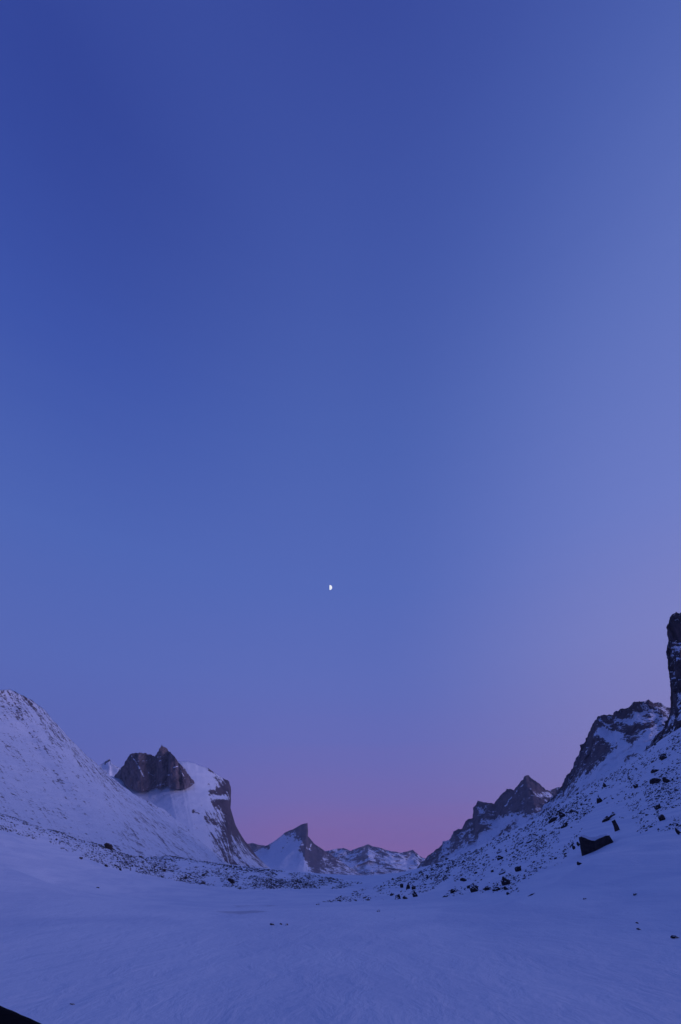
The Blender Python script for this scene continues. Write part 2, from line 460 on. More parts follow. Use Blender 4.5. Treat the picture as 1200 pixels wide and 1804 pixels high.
cliff, CBVH = mountain('mountain', CL, m_cliff, nc=220, nv=110, p=1.0, relief=0.010, feature=110, jag=1.4, seed=2, skew=0.28, marks=[
    ([(366, 1399), (385, 1403), (399, 1406)], 4, 0.0), ([(372, 1396), (390, 1394), (403, 1388)], 4, .95), ([(383, 1413), (394, 1420), (401, 1440), (411, 1462)], 6, 1.0),
    ([(341, 1430), (352, 1433)], 2.5, .8), ([(362, 1442), (376, 1450), (390, 1452)], 4, .65), ([(366, 1352), (376, 1362)], 3, .5), ([(340, 1360), (360, 1375), (350, 1395)], 13, -.1), ([(220, 1400), (300, 1400), (345, 1405)], 14, -.1)])
tag(cliff, 'mountain with a snowy shoulder ending in a dark right-hand cliff, bare rock peak on top', 'mountain', kind='structure')
m_peak = mountain_material('bare_peak', 50, ledge=0.6, rock=(0.24, 0.18, 0.18, 1), rock2=(0.10, 0.078, 0.088, 1), speck=0.55, streak=0.35, slope=0.25, ragged=0.25, lo=(10, 30, 1))
PK = [(202, 1367, 0, 203, 1369), (216, 1350, 5, 222, 1384), (230, 1328, 12, 238, 1392), (243, 1326, 5, 250, 1395), (257, 1327, 14, 258, 1393), (268, 1330, 34, 268, 1390),
      (274, 1334, 46, 276, 1388), (280, 1321, 10, 280, 1389), (285, 1313, -4, 286, 1385), (293, 1318, 4, 290, 1383), (297, 1323, 20, 294, 1384), (301, 1325, 2, 300, 1388), (308, 1334, 6, 311, 1390),
      (314, 1342, 26, 318, 1390), (318, 1347, 10, 326, 1390), (330, 1362, 14, 336, 1385), (342, 1377, 10, 343, 1379)]
cols = []
for rx, ry, dz, bx, by in PK:
    d = hit_depth(CBVH, bx, by, 1740)
    cols.append((rx, ry, d - 6 + dz * 0.6, bx, by + 1, d - 28 + dz * 0.6, .92, .9, .62))
mountain('rock_peak', cols, m_peak, nc=220, nv=80, p=1.15, relief=0.010, feature=24, jag=2.0, back=0.09, seed=3, parent=cliff, base_z=255, skirt=70, wobble=0.6, marks=[
    ([(231, 1331), (239, 1341), (247, 1355), (253, 1368)], 1.2, .1), ([(241, 1341), (259, 1340)], 1.0, .2), ([(276, 1334), (290, 1332)], 0.9, .15), ([(280, 1341), (286, 1338)], .9, .2), ([(292, 1366), (303, 1365)], 1.0, .2),
    ([(306, 1352), (313, 1350)], .9, .2), ([(262, 1361), (270, 1366)], 1.0, .25), ([(318, 1357), (326, 1372)], .8, .25), ([(276, 1384), (290, 1381)], 1.5, .3)])

# -- the small white top far behind the left slope
m_top = mountain_material('small_top', 60, speck=0.3, streak=0.3, slope=0.0, ragged=0.3, bias=-0.1)
m_far = mountain_material('far_snow', 60, speck=0.4, streak=0.3, slope=0.4, ragged=0.7)
o, _ = mountain('mountain', [(110, 1385, 2900, 110, 1420, 2700, .1, .1, .1), (150, 1362, 2900, 150, 1420, 2700, .1, .1, .1), (174, 1349, 2900, 175, 1420, 2700, .2, .1, .1), (186, 1341, 2900, 186, 1420, 2700, .3, .1, .1), (193, 1337, 2900, 194, 1420, 2700, .35, .1, .1),
                       (198, 1346, 2900, 200, 1420, 2700, .1, .1, .1), (215, 1356, 2900, 215, 1420, 2700, .1, .1, .1), (260, 1385, 2900, 260, 1420, 2700, .1, .1, .1)], m_top, nc=60, nv=30, seed=4, jag=0.8, marks=[([(184, 1345), (193, 1340)], 1.6, .9)])
tag(o, 'tiny distant snow top peeping out between left slope and rock peak', 'mountain', kind='structure')

# -- the horn-shaped peak in the middle distance
m_horn = mountain_material('horn', 90, speck=0.45, streak=0.4, slope=0.35, ragged=0.5, lo=(30, 6, 1))
HORN = [(400, 1530, 4200, 400, 1545, 3700, .1, .1, .1), (430, 1508, 4200, 425, 1545, 3650, .1, .1, .1), (445, 1499, 4200, 440, 1545, 3600, .15, .05, .1), (472, 1489, 4200, 462, 1545, 3550, .2, .05, .1), (487, 1479, 4180, 480, 1545, 3500, .25, .1, .1), (499, 1469, 4160, 494, 1545, 3480, .6, .2, .1),
        (505, 1465, 4150, 502, 1545, 3470, .75, .25, .1), (522, 1458, 4120, 516, 1545, 3450, .55, .25, .1), (533, 1452, 4100, 526, 1545, 3440, .8, .3, .1), (542, 1450, 4090, 534, 1545, 3440, 1., .35, .1), (543, 1461, 4090, 540, 1545, 3440, 1., .5, .1), (542, 1472, 4090, 545, 1545, 3440, 1., .7, .15), (547, 1478, 4090, 551, 1545, 3450, .9, .9, .4),
        (553, 1486, 4090, 559, 1545, 3480, .8, .9, .7), (562, 1492, 4100, 570, 1546, 3520, .8, .7, .6), (572, 1499, 4120, 584, 1547, 3600, .7, .6, .6), (590, 1510, 4150, 604, 1548, 3700, .6, .6, .6), (612, 1525, 4200, 625, 1549, 3800, .6, .6, .6), (640, 1543, 4300, 650, 1550, 4000, .6, .6, .6)]
o, _ = mountain('mountain', HORN, m_horn, nc=140, nv=70, p=1.8, relief=0.012, feature=170, jag=1.0, seed=5, marks=[
    ([(535, 1457), (540, 1481)], 5, 1.0), ([(492, 1483), (515, 1484), (505, 1515)], 12, 0.0), ([(524, 1474), (522, 1495)], 5, .25), ([(535, 1498), (543, 1510), (553, 1522)], 6, 1.0), ([(548, 1487), (546, 1497)], 1.8, .35)])
tag(o, 'white horn-shaped mountain with a sheer dark tooth at its summit, in the valley gap', 'mountain', kind='structure')
o, _ = mountain('mountain', [(420, 1500, 5200, 420, 1530, 5000, .7, .6, .5), (436, 1487, 5200, 436, 1530, 5000, .8, .7, .5), (444, 1485, 5200, 444, 1530, 5000, .8, .7, .5), (456, 1488, 5200, 456, 1530, 5000, .8, .7, .5), (470, 1490, 5200, 470, 1530, 5000, .8, .7, .5), (500, 1500, 5200, 500, 1530, 5000, .6, .6, .5)],
               m_far, nc=60, nv=24, seed=6, jag=0.8)
tag(o, 'low dark distant ridge showing just left of the horn-shaped mountain', 'mountain', kind='structure')

# -- the far ridge closing the valley
m_ridge = mountain_material('far_ridge', 75, ledge=0.5, speck=0.7, streak=0.55, slope=0.5, ragged=1.0, lo=(40, 5, 1))
RID = [(540, 1512, 6000, 520, 1552, 5000, .5, .5, .5), (571, 1500, 6000, 560, 1552, 4900, .5, .55, .5), (589, 1496, 6000, 580, 1552, 4850, .45, .45, .5), (606, 1494, 5950, 600, 1552, 4800, .5, .5, .5), (617, 1498, 5900, 614, 1552, 4750, .5, .4, .5), (631, 1494, 5900, 632, 1552, 4700, .6, .55, .5),
       (648, 1488, 5850, 652, 1553, 4600, .6, .6, .55), (655, 1490, 5850, 664, 1553, 4600, .55, .45, .6), (666, 1492, 5850, 680, 1554, 4600, .65, .6, .65), (680, 1497, 5850, 698, 1554, 4600, .65, .5, .65), (690, 1500, 5850, 710, 1554, 4600, .6, .3, .6), (708, 1502, 5850, 726, 1554, 4700, .3, .2, .6), (720, 1499, 5850, 736, 1554, 4800, .6, .2, .6),
       (727, 1497, 5850, 745, 1554, 4800, .75, .3, .6), (736, 1505, 5850, 755, 1554, 4800, .6, .3, .6), (744, 1511, 5850, 765, 1554, 4850, .5, .5, .6), (770, 1520, 5900, 785, 1554, 4900, .5, .5, .6), (820, 1530, 5900, 830, 1554, 5000, .5, .5, .6)]
o, _ = mountain('mountain', RID, m_ridge, nc=180, nv=80, p=1.4, relief=0.03, feature=260, jag=1.2, seed=7, ridged=0.7, marks=[
    ([(688, 1511), (712, 1513), (733, 1510)], 6, 0.0), ([(650, 1498), (655, 1512), (660, 1525)], 2.5, .1), ([(600, 1500), (615, 1507)], 3, .2), ([(612, 1525), (640, 1522), (655, 1530)], 4, .2), ([(648, 1492), (640, 1505), (628, 1512)], 3, .8)])
tag(o, 'low jagged far ridge mottled with snow, closing the valley under the pink sky', 'mountain', kind='structure')

# -- dark serrated massif right of the gap
m_mass = mountain_material('massif', 62, ledge=0.65, bias=-0.07, speck=0.65, streak=0.7, slope=0.45, ragged=0.65, lo=(40, 6, 1))
MAS = [(735, 1530, 3000, 720, 1560, 2500, .6, .5, .4), (753, 1508, 3000, 742, 1558, 2450, .8, .7, .5), (765, 1499, 2980, 756, 1556, 2430, .85, .7, .5), (776, 1491, 2960, 770, 1554, 2400, .8, .7, .5), (781, 1482, 3000, 778, 1552, 2380, .15, .6, .5), (792, 1479, 2990, 790, 1548, 2350, .1, .6, .5), (796, 1472, 2900, 797, 1545, 2330, .6, .7, .5),
       (800, 1463, 2880, 805, 1542, 2300, .85, .7, .4), (814, 1458, 2860, 818, 1536, 2280, .85, .75, .3), (824, 1442, 2840, 832, 1530, 2250, .85, .55, .1), (833, 1442, 2830, 843, 1525, 2240, .85, .6, .05), (834, 1424, 2800, 850, 1522, 2230, .95, .85, .05), (841, 1412, 2790, 858, 1518, 2220, .8, .6, .05), (853, 1413, 2780, 870, 1512, 2200, .55, .6, .0), (870, 1415, 2770, 884, 1506, 2180, .85, .8, .0),
       (883, 1400, 2740, 898, 1500, 2150, .95, .85, .0), (894, 1389, 2720, 910, 1494, 2120, .95, .9, .0), (905, 1391, 2700, 922, 1488, 2100, .85, .9, .05), (912, 1384, 2670, 930, 1484, 2080, .7, .95, .1), (918, 1378, 2660, 938, 1480, 2070, .9, .98, .2), (925, 1366, 2650, 946, 1477, 2060, 1., 1., .3), (932, 1366, 2650, 953, 1474, 2060, .98, 1., .3), (944, 1377, 2650, 963, 1470, 2060, .95, .9, .3),
       (955, 1386, 2650, 972, 1466, 2060, .8, .6, .2), (963, 1392, 2650, 982, 1462, 2060, .7, .5, .2), (977, 1398, 2650, 996, 1456, 2080, .55, .5, .2), (1010, 1415, 2650, 1025, 1450, 2150, .4, .4, .2), (1060, 1420, 2650, 1070, 1440, 2250, .4, .4, .2)]
o, _ = mountain('mountain', MAS, m_mass, nc=220, nv=90, p=1.7, relief=0.022, feature=110, jag=2.4, seed=8, ridged=0.7, marks=[
    ([(923, 1381), (915, 1389), (906, 1400), (897, 1410), (890, 1420)], 1.1, .1), ([(874, 1452), (900, 1442), (925, 1447)], 8, -.1), ([(842, 1420), (852, 1426), (850, 1436)], 5, .42), ([(940, 1396), (950, 1402), (966, 1403)], 3.5, .5), ([(958, 1402), (970, 1400)], 4, .45),
    ([(795, 1514), (840, 1487), (872, 1464)], 8, -.1), ([(815, 1470), (830, 1460)], 4, .4), ([(872, 1453), (879, 1443)], 1.5, .1)])
tag(o, 'dark serrated mountain with a pyramid summit above the far end of right-hand slope', 'mountain', kind='structure')
o, _ = mountain('mountain', [(930, 1420, 3600, 930, 1450, 3400, .2, .2, .2), (958, 1398, 3600, 958, 1450, 3400, .2, .2, .2), (970, 1392, 3600, 970, 1450, 3400, .2, .2, .2), (982, 1387, 3600, 982, 1450, 3400, .3, .2, .2), (1000, 1385, 3600, 1000, 1450, 3400, .3, .2, .2), (1040, 1395, 3600, 1040, 1450, 3400, .3, .2, .2)],
               m_far, nc=60, nv=24, seed=9, jag=0.6)
tag(o, 'sliver of distant snow ridge in the notch right of the pyramid summit', 'mountain', kind='structure')

# -- the craggy mountain at the right
m_crag = mountain_material('crag', 42, ledge=0.7, bias=-0.15, speck=0.7, streak=0.35, slope=0.6, ragged=0.9, lo=(30, 8, 1))
CRG = [(940, 1440, 1350, 930, 1470, 900, .4, .4, .3), (965, 1412, 1340, 955, 1455, 890, .5, .4, .3), (979, 1398, 1330, 972, 1446, 880, .8, .5, .3), (992, 1384, 1320, 985, 1440, 870, .85, .5, .3), (1009, 1351, 1300, 1000, 1432, 860, .9, .6, .3), (1020, 1328, 1280, 1014, 1426, 850, .85, .75, .3), (1023, 1314, 1270, 1026, 1420, 840, .8, .85, .3),
       (1039, 1290, 1250, 1042, 1412, 830, .75, .9, .25), (1044, 1274, 1240, 1054, 1406, 820, .85, .8, .2), (1053, 1263, 1230, 1066, 1400, 810, .8, .75, .2), (1066, 1262, 1230, 1078, 1394, 800, .5, .3, .2), (1079, 1261, 1225, 1090, 1388, 790, .6, .3, .25), (1083, 1254, 1220, 1098, 1384, 785, .7, .25, .3), (1095, 1250, 1215, 1108, 1378, 780, .65, .5, .25), (1107, 1246, 1210, 1116, 1374, 770, .6, .85, .2),
       (1118, 1237, 1200, 1126, 1368, 760, .6, .85, .2), (1130, 1237, 1200, 1136, 1362, 750, .5, .7, .1), (1144, 1234, 1195, 1148, 1356, 740, .55, .7, .05), (1156, 1240, 1190, 1160, 1350, 730, .55, .6, .0), (1167, 1241, 1190, 1172, 1344, 720, .6, .5, .0), (1179, 1248, 1190, 1186, 1336, 710, .6, .5, .0), (1215, 1262, 1200, 1220, 1320, 700, .5, .4, .1), (1260, 1275, 1200, 1260, 1300, 690, .5, .4, .1)]
o, _ = mountain('mountain', CRG, m_crag, nc=200, nv=100, p=1.6, relief=0.03, feature=90, jag=4.5, seed=10, ridged=0.6, marks=[
    ([(1062, 1289), (1084, 1298)], 7, 0.0), ([(1078, 1340), (1105, 1320), (1142, 1304)], 10, -.05), ([(1098, 1284), (1116, 1286), (1112, 1299)], 8, 1.0), ([(1042, 1338), (1060, 1322), (1068, 1314)], 10, 1.0), ([(1136, 1292), (1158, 1277), (1173, 1264)], 1.8, 0.0),
    ([(1114, 1255), (1130, 1262)], 6, .3), ([(1140, 1270), (1152, 1266)], 1.6, .1), ([(1072, 1356), (1105, 1337)], 4, .8), ([(1130, 1245), (1150, 1247)], 4, .4), ([(1060, 1272), (1085, 1275)], 6, .5), ([(1020, 1380), (1060, 1362), (1090, 1345)], 8, .25)])
tag(o, 'craggy rounded mountain with snowy ledges, beside the tower at the right', 'mountain', kind='structure')

# -- the rock tower cut by the right edge of the frame
m_tow = mountain_material('tower', 20, ledge=0.75, bias=-0.22, rock=(0.10, 0.072, 0.078, 1), rock2=(0.045, 0.034, 0.042, 1), speck=0.5, streak=0.3, slope=0.8, ragged=0.8, lo=(20, 30, 1))
TOW = [(1128, 1335, 600, 1120, 1350, 520, .5, .5, .4), (1139, 1318, 600, 1134, 1345, 515, .8, .6, .4), (1153, 1298, 595, 1148, 1338, 510, .85, .7, .4), (1167, 1284, 590, 1160, 1331, 505, .9, .7, .4), (1178, 1266, 585, 1172, 1325, 500, .95, .8, .4), (1181, 1246, 580, 1182, 1318, 500, 1., .9, .4), (1181, 1230, 580, 1188, 1314, 500, 1., .9, .4), (1184, 1209, 580, 1192, 1312, 500, .9, 1., .4),
       (1181, 1190, 580, 1196, 1310, 500, .9, .95, .4), (1177, 1176, 580, 1199, 1308, 500, .9, .9, .4), (1174, 1164, 580, 1203, 1306, 500, .7, .9, .4), (1174, 1146, 580, 1206, 1304, 500, .3, .9, .4), (1180, 1134, 582, 1210, 1302, 500, .1, .85, .4), (1175, 1118, 580, 1214, 1300, 500, .9, .8, .4), (1174, 1099, 580, 1218, 1298, 500, .95, .8, .4), (1179, 1090, 580, 1222, 1296, 500, .95, .8, .4),
       (1188, 1080, 580, 1230, 1292, 500, .95, .75, .4), (1200, 1077, 582, 1240, 1286, 500, .9, .75, .4), (1230, 1068, 585, 1262, 1276, 500, .9, .8, .4), (1270, 1075, 590, 1290, 1262, 500, .9, .8, .4), (1330, 1060, 600, 1340, 1240, 500, .9, .8, .4), (1420, 1085, 620, 1420, 1200, 510, .9, .8, .4)]
o, _ = mountain('mountain', TOW, m_tow, nc=240, nv=130, p=1.5, relief=0.03, feature=32, jag=4.5, seed=11, ridged=0.6, marks=[
    ([(1200, 1112), (1189, 1128), (1192, 1140), (1204, 1135)], 6, .1), ([(1180, 1146), (1183, 1164), (1200, 1158)], 7, .45), ([(1199, 1228), (1196, 1240)], 4, .3), ([(1188, 1262), (1182, 1276)], 3, .3), ([(1190, 1090), (1200, 1100)], 5, .6)])
tag(o, 'dark vertical rock tower with snow-dusted ledges, cut off by the right frame edge', 'mountain', kind='structure')

# ------------------------------------------------------------------ boulders
m_rock = boulder_material('bare_rock')
m_rubble = boulder_material('rubble_rock', cap=0.9, dark=(0.026, 0.019, 0.020, 1), light=(0.055, 0.04, 0.042, 1))
m_rock_bare = boulder_material('bare_rock_dark', capped=True, cap=0.80)
m_cap = plain_material('snow_cap', SNOW)

def rock_mesh(name, seed, flat=0.7, npts=18, sub=1, mat=None):
    r = random.Random(seed)
    bm = bmesh.new()
    for _ in range(npts):
        while True:
            p = Vector((r.uniform(-1, 1), r.uniform(-1, 1), r.uniform(-1, 1)))
            if 0.35 < p.length < 1: break
        p.normalize()
        p *= r.uniform(0.8, 1.0)
        bm.verts.new((p.x * 0.5, p.y * 0.42, p.z * 0.5 * flat))
    res = bmesh.ops.convex_hull(bm, input=bm.verts)
    bmesh.ops.delete(bm, geom=[g for g in res['geom_interior'] if isinstance(g, bmesh.types.BMVert)], context='VERTS')
    for _ in range(sub):
        bmesh.ops.subdivide_edges(bm, edges=bm.edges, cuts=1, use_grid_fill=True)
        for v in bm.verts:
            v.co += v.co.normalized() * 0.11 * noise.noise(v.co * 2.2 + Vector((0, seed * 1.9, 0)))
            n = fbm(v.co * 4 + Vector((seed * 3.7, 0, 0)), 3)
            v.co += v.co.normalized() * 0.085 * n
            if v.co.z < 0: v.co.x *= 1 - 0.35 * v.co.z; v.co.y *= 1 - 0.35 * v.co.z
    bmesh.ops.triangulate(bm, faces=bm.faces)
    bmesh.ops.recalc_face_normals(bm, faces=bm.faces)
    me = bpy.data.meshes.new(name); bm.to_mesh(me); bm.free()
    if mat: me.materials.append(mat)
    return me

ROCKS = [rock_mesh('boulder', 100 + i, flat=0.55 + 0.05 * (i % 6), npts=14 + i % 9, sub=2, mat=m_rock) for i in range(14)]
proto = bpy.data.objects.new('boulder', ROCKS[0])       # linked when first placed
placed = 0
TAKEN = []

def lie(px, py, loc, nor, slant):
    """how a rock lies: its long side runs along the ground (slant = how far uphill it points), its flat side on the snow"""
    across = Vector((loc.y, -loc.x, 0)).normalized()
    d = across - nor * across.dot(nor)
    d = (d.normalized() * math.cos(slant) + Vector((0, 0, 1)) * math.sin(slant)).normalized()
    zz = (Vector((0, 0, 1)) * 2 + nor).normalized()
    yy = zz.cross(d).normalized(); zz = d.cross(yy).normalized()
    return Matrix((d, yy, zz)).transposed()

def place(px, py, wpx, label, group=None, hpx=None, roll=0.0, sink=0.18, mesh=None, bare=False):
    """px, py: middle of the rock's foot in the photo; wpx its width there"""
    global placed
    h = on_ground(px, py)
    if h is None: return None
    loc, nor, zc = h
    W = wpx / FPX * zc
    H = (hpx or wpx * 0.62) / FPX * zc
    o = proto if placed == 0 else proto.copy()
    placed += 1
    o.data = mesh or RND.choice(ROCKS)
    COL.objects.link(o)
    zs = H / 0.68
    o.scale = (W * RND.uniform(0.84, 0.96), W * RND.uniform(0.55, 0.9), H / 0.68)
    o.rotation_euler = lie(px, py, loc, nor, roll + RND.uniform(-.12, .12)).to_euler()
    o.location = loc + nor * (H * (0.5 - sink))
    tag(o, label, 'boulder', group)
    TAKEN.append((px, py, wpx))
    return o

# -- the big snow-topped boulder
h = on_ground(1050, 1497)
bloc, bn, bz = h
S = bz / FPX                                          # metres per photo pixel there
big = bpy.data.objects.new('boulder', None); COL.objects.link(big); big.location = bloc
tag(big, 'largest black boulder on the right-hand slope, notched top heaped with snow', 'boulder')
def profile_rock(name, outline, depth, mat, parent, rough, seed, taper=0.8, rotz=0.0):
    """outline: (across, up) in metres, anticlockwise; carried back through depth with a narrowing, roughened body"""
    bm = bmesh.new()
    rings = []
    nz_ = 7
    cx = sum(p[0] for p in outline) / len(outline); cz = sum(p[1] for p in outline) / len(outline)
    # denser outline
    pts = []
    for a, b in zip(outline, outline[1:] + outline[:1]):
        L = math.hypot(b[0] - a[0], b[1] - a[1]); n = max(1, int(L / 0.14))
        for k in range(n): pts.append((a[0] + (b[0] - a[0]) * k / n, a[1] + (b[1] - a[1]) * k / n))
    for i in range(nz_ + 1):
        t = i / nz_
        y = (t - 0.5) * depth
        f = 1.0 - (1 - taper) * (abs(t - 0.35) * 1.6) ** 1.5
        ring = []
        for (x, z) in pts:
            p = Vector((cx + (x - cx) * f, y, cz + (z - cz) * f))
            nn = Vector((fbm(p * 1.6 + Vector((seed, 0, 0)), 4), fbm(p * 1.6 + Vector((0, seed, 5)), 4), fbm(p * 1.6 + Vector((0, 3, seed)), 4)))
            ring.append(bm.verts.new(p + nn * rough))
        rings.append(ring)
    n = len(pts)
    for i in range(nz_):
        for j in range(n):
            bm.faces.new((rings[i][j], rings[i][(j + 1) % n], rings[i + 1][(j + 1) % n], rings[i + 1][j]))
    for ring in (rings[0], rings[-1]):
        bm.faces.new(ring)
    bmesh.ops.triangulate(bm, faces=bm.faces)
    bmesh.ops.recalc_face_normals(bm, faces=bm.faces)
    me = bpy.data.meshes.new(name); bm.to_mesh(me); bm.free(); me.materials.append(mat)
    o = bpy.data.objects.new(name, me); COL.objects.link(o); o.parent = parent
    o.rotation_euler.z = rotz
    return o
def bp(x, y): return ((x - 1050) * S, (1497 - y) * S * 0.83)
az = math.atan2(bloc.x, bloc.y)
profile_rock('rock', [bp(1024, 1512), bp(1050, 1504), bp(1083, 1488), bp(1078, 1472), bp(1070, 1474), bp(1062, 1477), bp(1052, 1482), bp(1046, 1481), bp(1038, 1477), bp(1030, 1473), bp(1027, 1474)], 2.0, m_rock_bare, big, 0.05, 4.2, rotz=-az)
cap = profile_rock('snow_cap', [bp(1032, 1480), bp(1050, 1486), bp(1064, 1482), bp(1076, 1476), bp(1076, 1470), bp(1066, 1471), bp(1056, 1474), bp(1044, 1475), bp(1036, 1471), bp(1030, 1471)], 1.9, m_cap, big, 0.04, 8.0, rotz=-az)
cap.location = Vector((math.sin(az), math.cos(az), 0)) * 0.30
TAKEN.append((1050, 1490, 60))

SLOPE_G = 'named boulders on the right-hand slope'
NAMED = [
    (1089, 1463, 11, 'upright black rock standing just above the largest boulder', None, 20),
    (1168, 1445, 15, 'rounded black rock alone in smooth snow right of the largest boulder', None, 14),
    (1070, 1446, 26, 'long flat black rock above the notched snow-topped boulder', None, 9),
    (1080, 1437, 13, 'small dark rock touching the upper end of the long flat rock', None, 8),
    (1160, 1425, 17, 'slanting black slab high above the rounded rock near right edge', None, 10),
    (1198, 1470, 9, 'black rock cut by the right frame edge at half slope height', None, 13),
    (1021, 1490, 8, 'small rock tucked against the left side of the largest boulder', None, 8),
    (1012, 1496, 7, 'small upright rock a step left of the largest boulder', None, 9),
    (1021, 1524, 10, 'small dark rock in smooth snow just below the largest boulder', None, 8),
    (914, 1535, 18, 'black humped rock, upper right of the pair midway up the lower slope', None, 12),
    (884, 1540, 20, 'low wide black rock, lower left of the pair midway up the lower slope', None, 10),
    (836, 1571, 20, 'wedge-shaped black boulder at the foot of the slope, bulkiest of its row', None, 15),
    (859, 1568, 17, 'ragged black rock in the foot row just right of the wedge-shaped boulder', None, 10),
    (874, 1569, 17, 'low tail of rock trailing down-left from the broad slanting boulder', None, 7),
    (891, 1559, 17, 'broad slanting black boulder at the right of the foot row', None, 14),
    (891, 1568, 9, 'round dark rock close under the broad slanting boulder', None, 8),
    (896, 1576, 8, 'small dark stone lowest under the broad slanting boulder', None, 5),
    (937, 1577, 15, 'thin flat dark slab lying alone at the edge of the smooth snow', None, 4),
    (817, 1553, 12, 'dark oval rock above the left end of the foot row', None, 8),
    (826, 1565, 9, 'small round rock touching the upper left of the wedge-shaped boulder', None, 7),
    (800, 1573, 14, 'low reddish-black rock in the foot row left of the wedge-shaped boulder', None, 8),
    (785, 1580, 15, 'lowest and leftmost low dark rock of the foot row', None, 7),
    (1058, 1413, 17, 'tall dark boulder high on the slope above the long flat rock', None, 19),
    (1157, 1380, 22, 'wide black boulder, left of a pair high on the slope near right edge', None, 13),
    (1175, 1379, 13, 'narrower black boulder, right of the pair high on the slope near right edge', None, 14),
    (1170, 1337, 19, 'dark boulder highest on the slope, close under the rock tower', None, 13),
    (1153, 1361, 16, 'dark slab between the high pair of boulders and the topmost boulder', None, 8),
    (1123, 1387, 13, 'slanting dark rock to the left of the high pair of boulders', None, 10),
    (1066, 1386, 9, 'small upright dark rock just above the tall dark boulder', None, 11),
    (969, 1441, 13, 'dark rock at the left end of the ledge cluster on the upper slope', None, 9),
    (991, 1440, 13, 'black rounded rock at the right end of the ledge cluster on the upper slope', None, 12),
    (976, 1447, 22, 'long dark slab along the bottom of the ledge cluster on the upper slope', None, 8),
    (1009, 1431, 8, 'small rock just uphill from the ledge cluster', None, 6),
    (995, 1457, 20, 'flat dark rock lying just below the ledge cluster', None, 8),
    (1120, 1577, 10, 'small reddish-brown stone alone on the open snow below the largest boulder', None, 5),
    (1031, 1584, 10, 'flat dark stone barely showing on open snow between slope and stone at right', None, 3),
    (1125, 1638, 10, 'sliver of dark stone, lower of two close together on lower right snow', None, 4),
    (1123, 1627, 6, 'sliver of dark stone, upper of two close together on lower right snow', None, 3),
    (1190, 1653, 18, 'long dark stone half buried in snow at the lower right frame edge', None, 6),
    (720, 1566, 12, 'tall black rock of the dark cluster at the slope foot near the gap', None, 17),
    (708, 1564, 10, 'black rock left beside the tall one in the cluster near the gap', None, 10),
    (729, 1567, 10, 'slanting black rock right beside the tall one in the cluster near the gap', None, 9),
    (701, 1584, 13, 'broad low dark rock at the lower left of the cluster near the gap', None, 8),
    (690, 1578, 9, 'small dark rock, leftmost of the cluster near the gap', None, 6),
    (713, 1584, 10, 'low dark rock between two others at the bottom of the cluster near the gap', None, 7),
    (731, 1580, 9, 'dark rock at the lower right end of the cluster near the gap', None, 10),
    (881, 1514, 13, 'dark low rock directly uphill from the low wide rock of the pair', None, 7),
    (879, 1503, 14, 'dark rock second uphill from the low wide rock of the pair', None, 9),
    (932, 1484, 18, 'long dark rock in the upper slope band, right of two', None, 8),
    (917, 1487, 16, 'long dark rock in the upper slope band, left of two', None, 8),
    (559, 1594, 9, 'dark stone alone where the right slope meets the valley floor', None, 5),
    (480, 1630, 11, 'reddish flat stone, largest of three in a row on the snow flat', 0, 4),
    (495, 1629, 5, 'middle of the three stones in a row on the snow flat', 0, 3),
    (505, 1630, 6, 'right-hand stone of the three in a row on the snow flat', 0, 3),
    (666, 1606, 8, 'dark stone alone on the snow flat below the cluster near the gap', None, 5),
    (190, 1495, 18, 'bulkiest black rock on the crest of the left moraine', None, 11),
    (220, 1498, 12, 'dark rock on the moraine crest just right of the bulkiest one', None, 6),
    (245, 1504, 12, 'black rock, left of two close together farther along the moraine crest', None, 7),
    (260, 1506, 16, 'black flat rock, right of two close together farther along the moraine crest', None, 8),
    (248, 1511, 10, 'dark rock just below the two close together on the moraine crest', None, 5),
    (187, 1527, 10, 'dark rock low on the moraine under its bulkiest crest rock', None, 6),
    (211, 1533, 7, 'small rock lowest on the moraine, a little right of its lone neighbour', None, 5),
    (288, 1534, 9, 'dark rock midway down the moraine right of the crest pair', None, 6),
    (358, 1557, 11, 'dark rock at the moraine foot where the flat snow begins', None, 6),
    (407, 1556, 14, 'black rounded rock near the moraine foot, below the sheer cliff', None, 10),
    (142, 1513, 8, 'dark rock on the moraine flank left of the bulkiest crest rock', None, 5),
    (127, 1770, 13, 'thin dark stone sunk in the near snow at the lower left', None, 3),
    (172, 1564, 7, 'thin dark stone alone on the smooth snow below the left moraine', None, 2.5),
]
for px, py, wp, lab, g, hp in NAMED:
    flat_ = hp / wp < 0.5
    place(px, py, wp, lab, 'three stones in a row' if g == 0 else None, hpx=hp * 0.98, roll=(0.0 if hp > wp * 0.95 else 0.16 if (px > 740 and py < 1572) else 0.1 if px > 680 and py < 1600 else 0.0), sink=0.22)

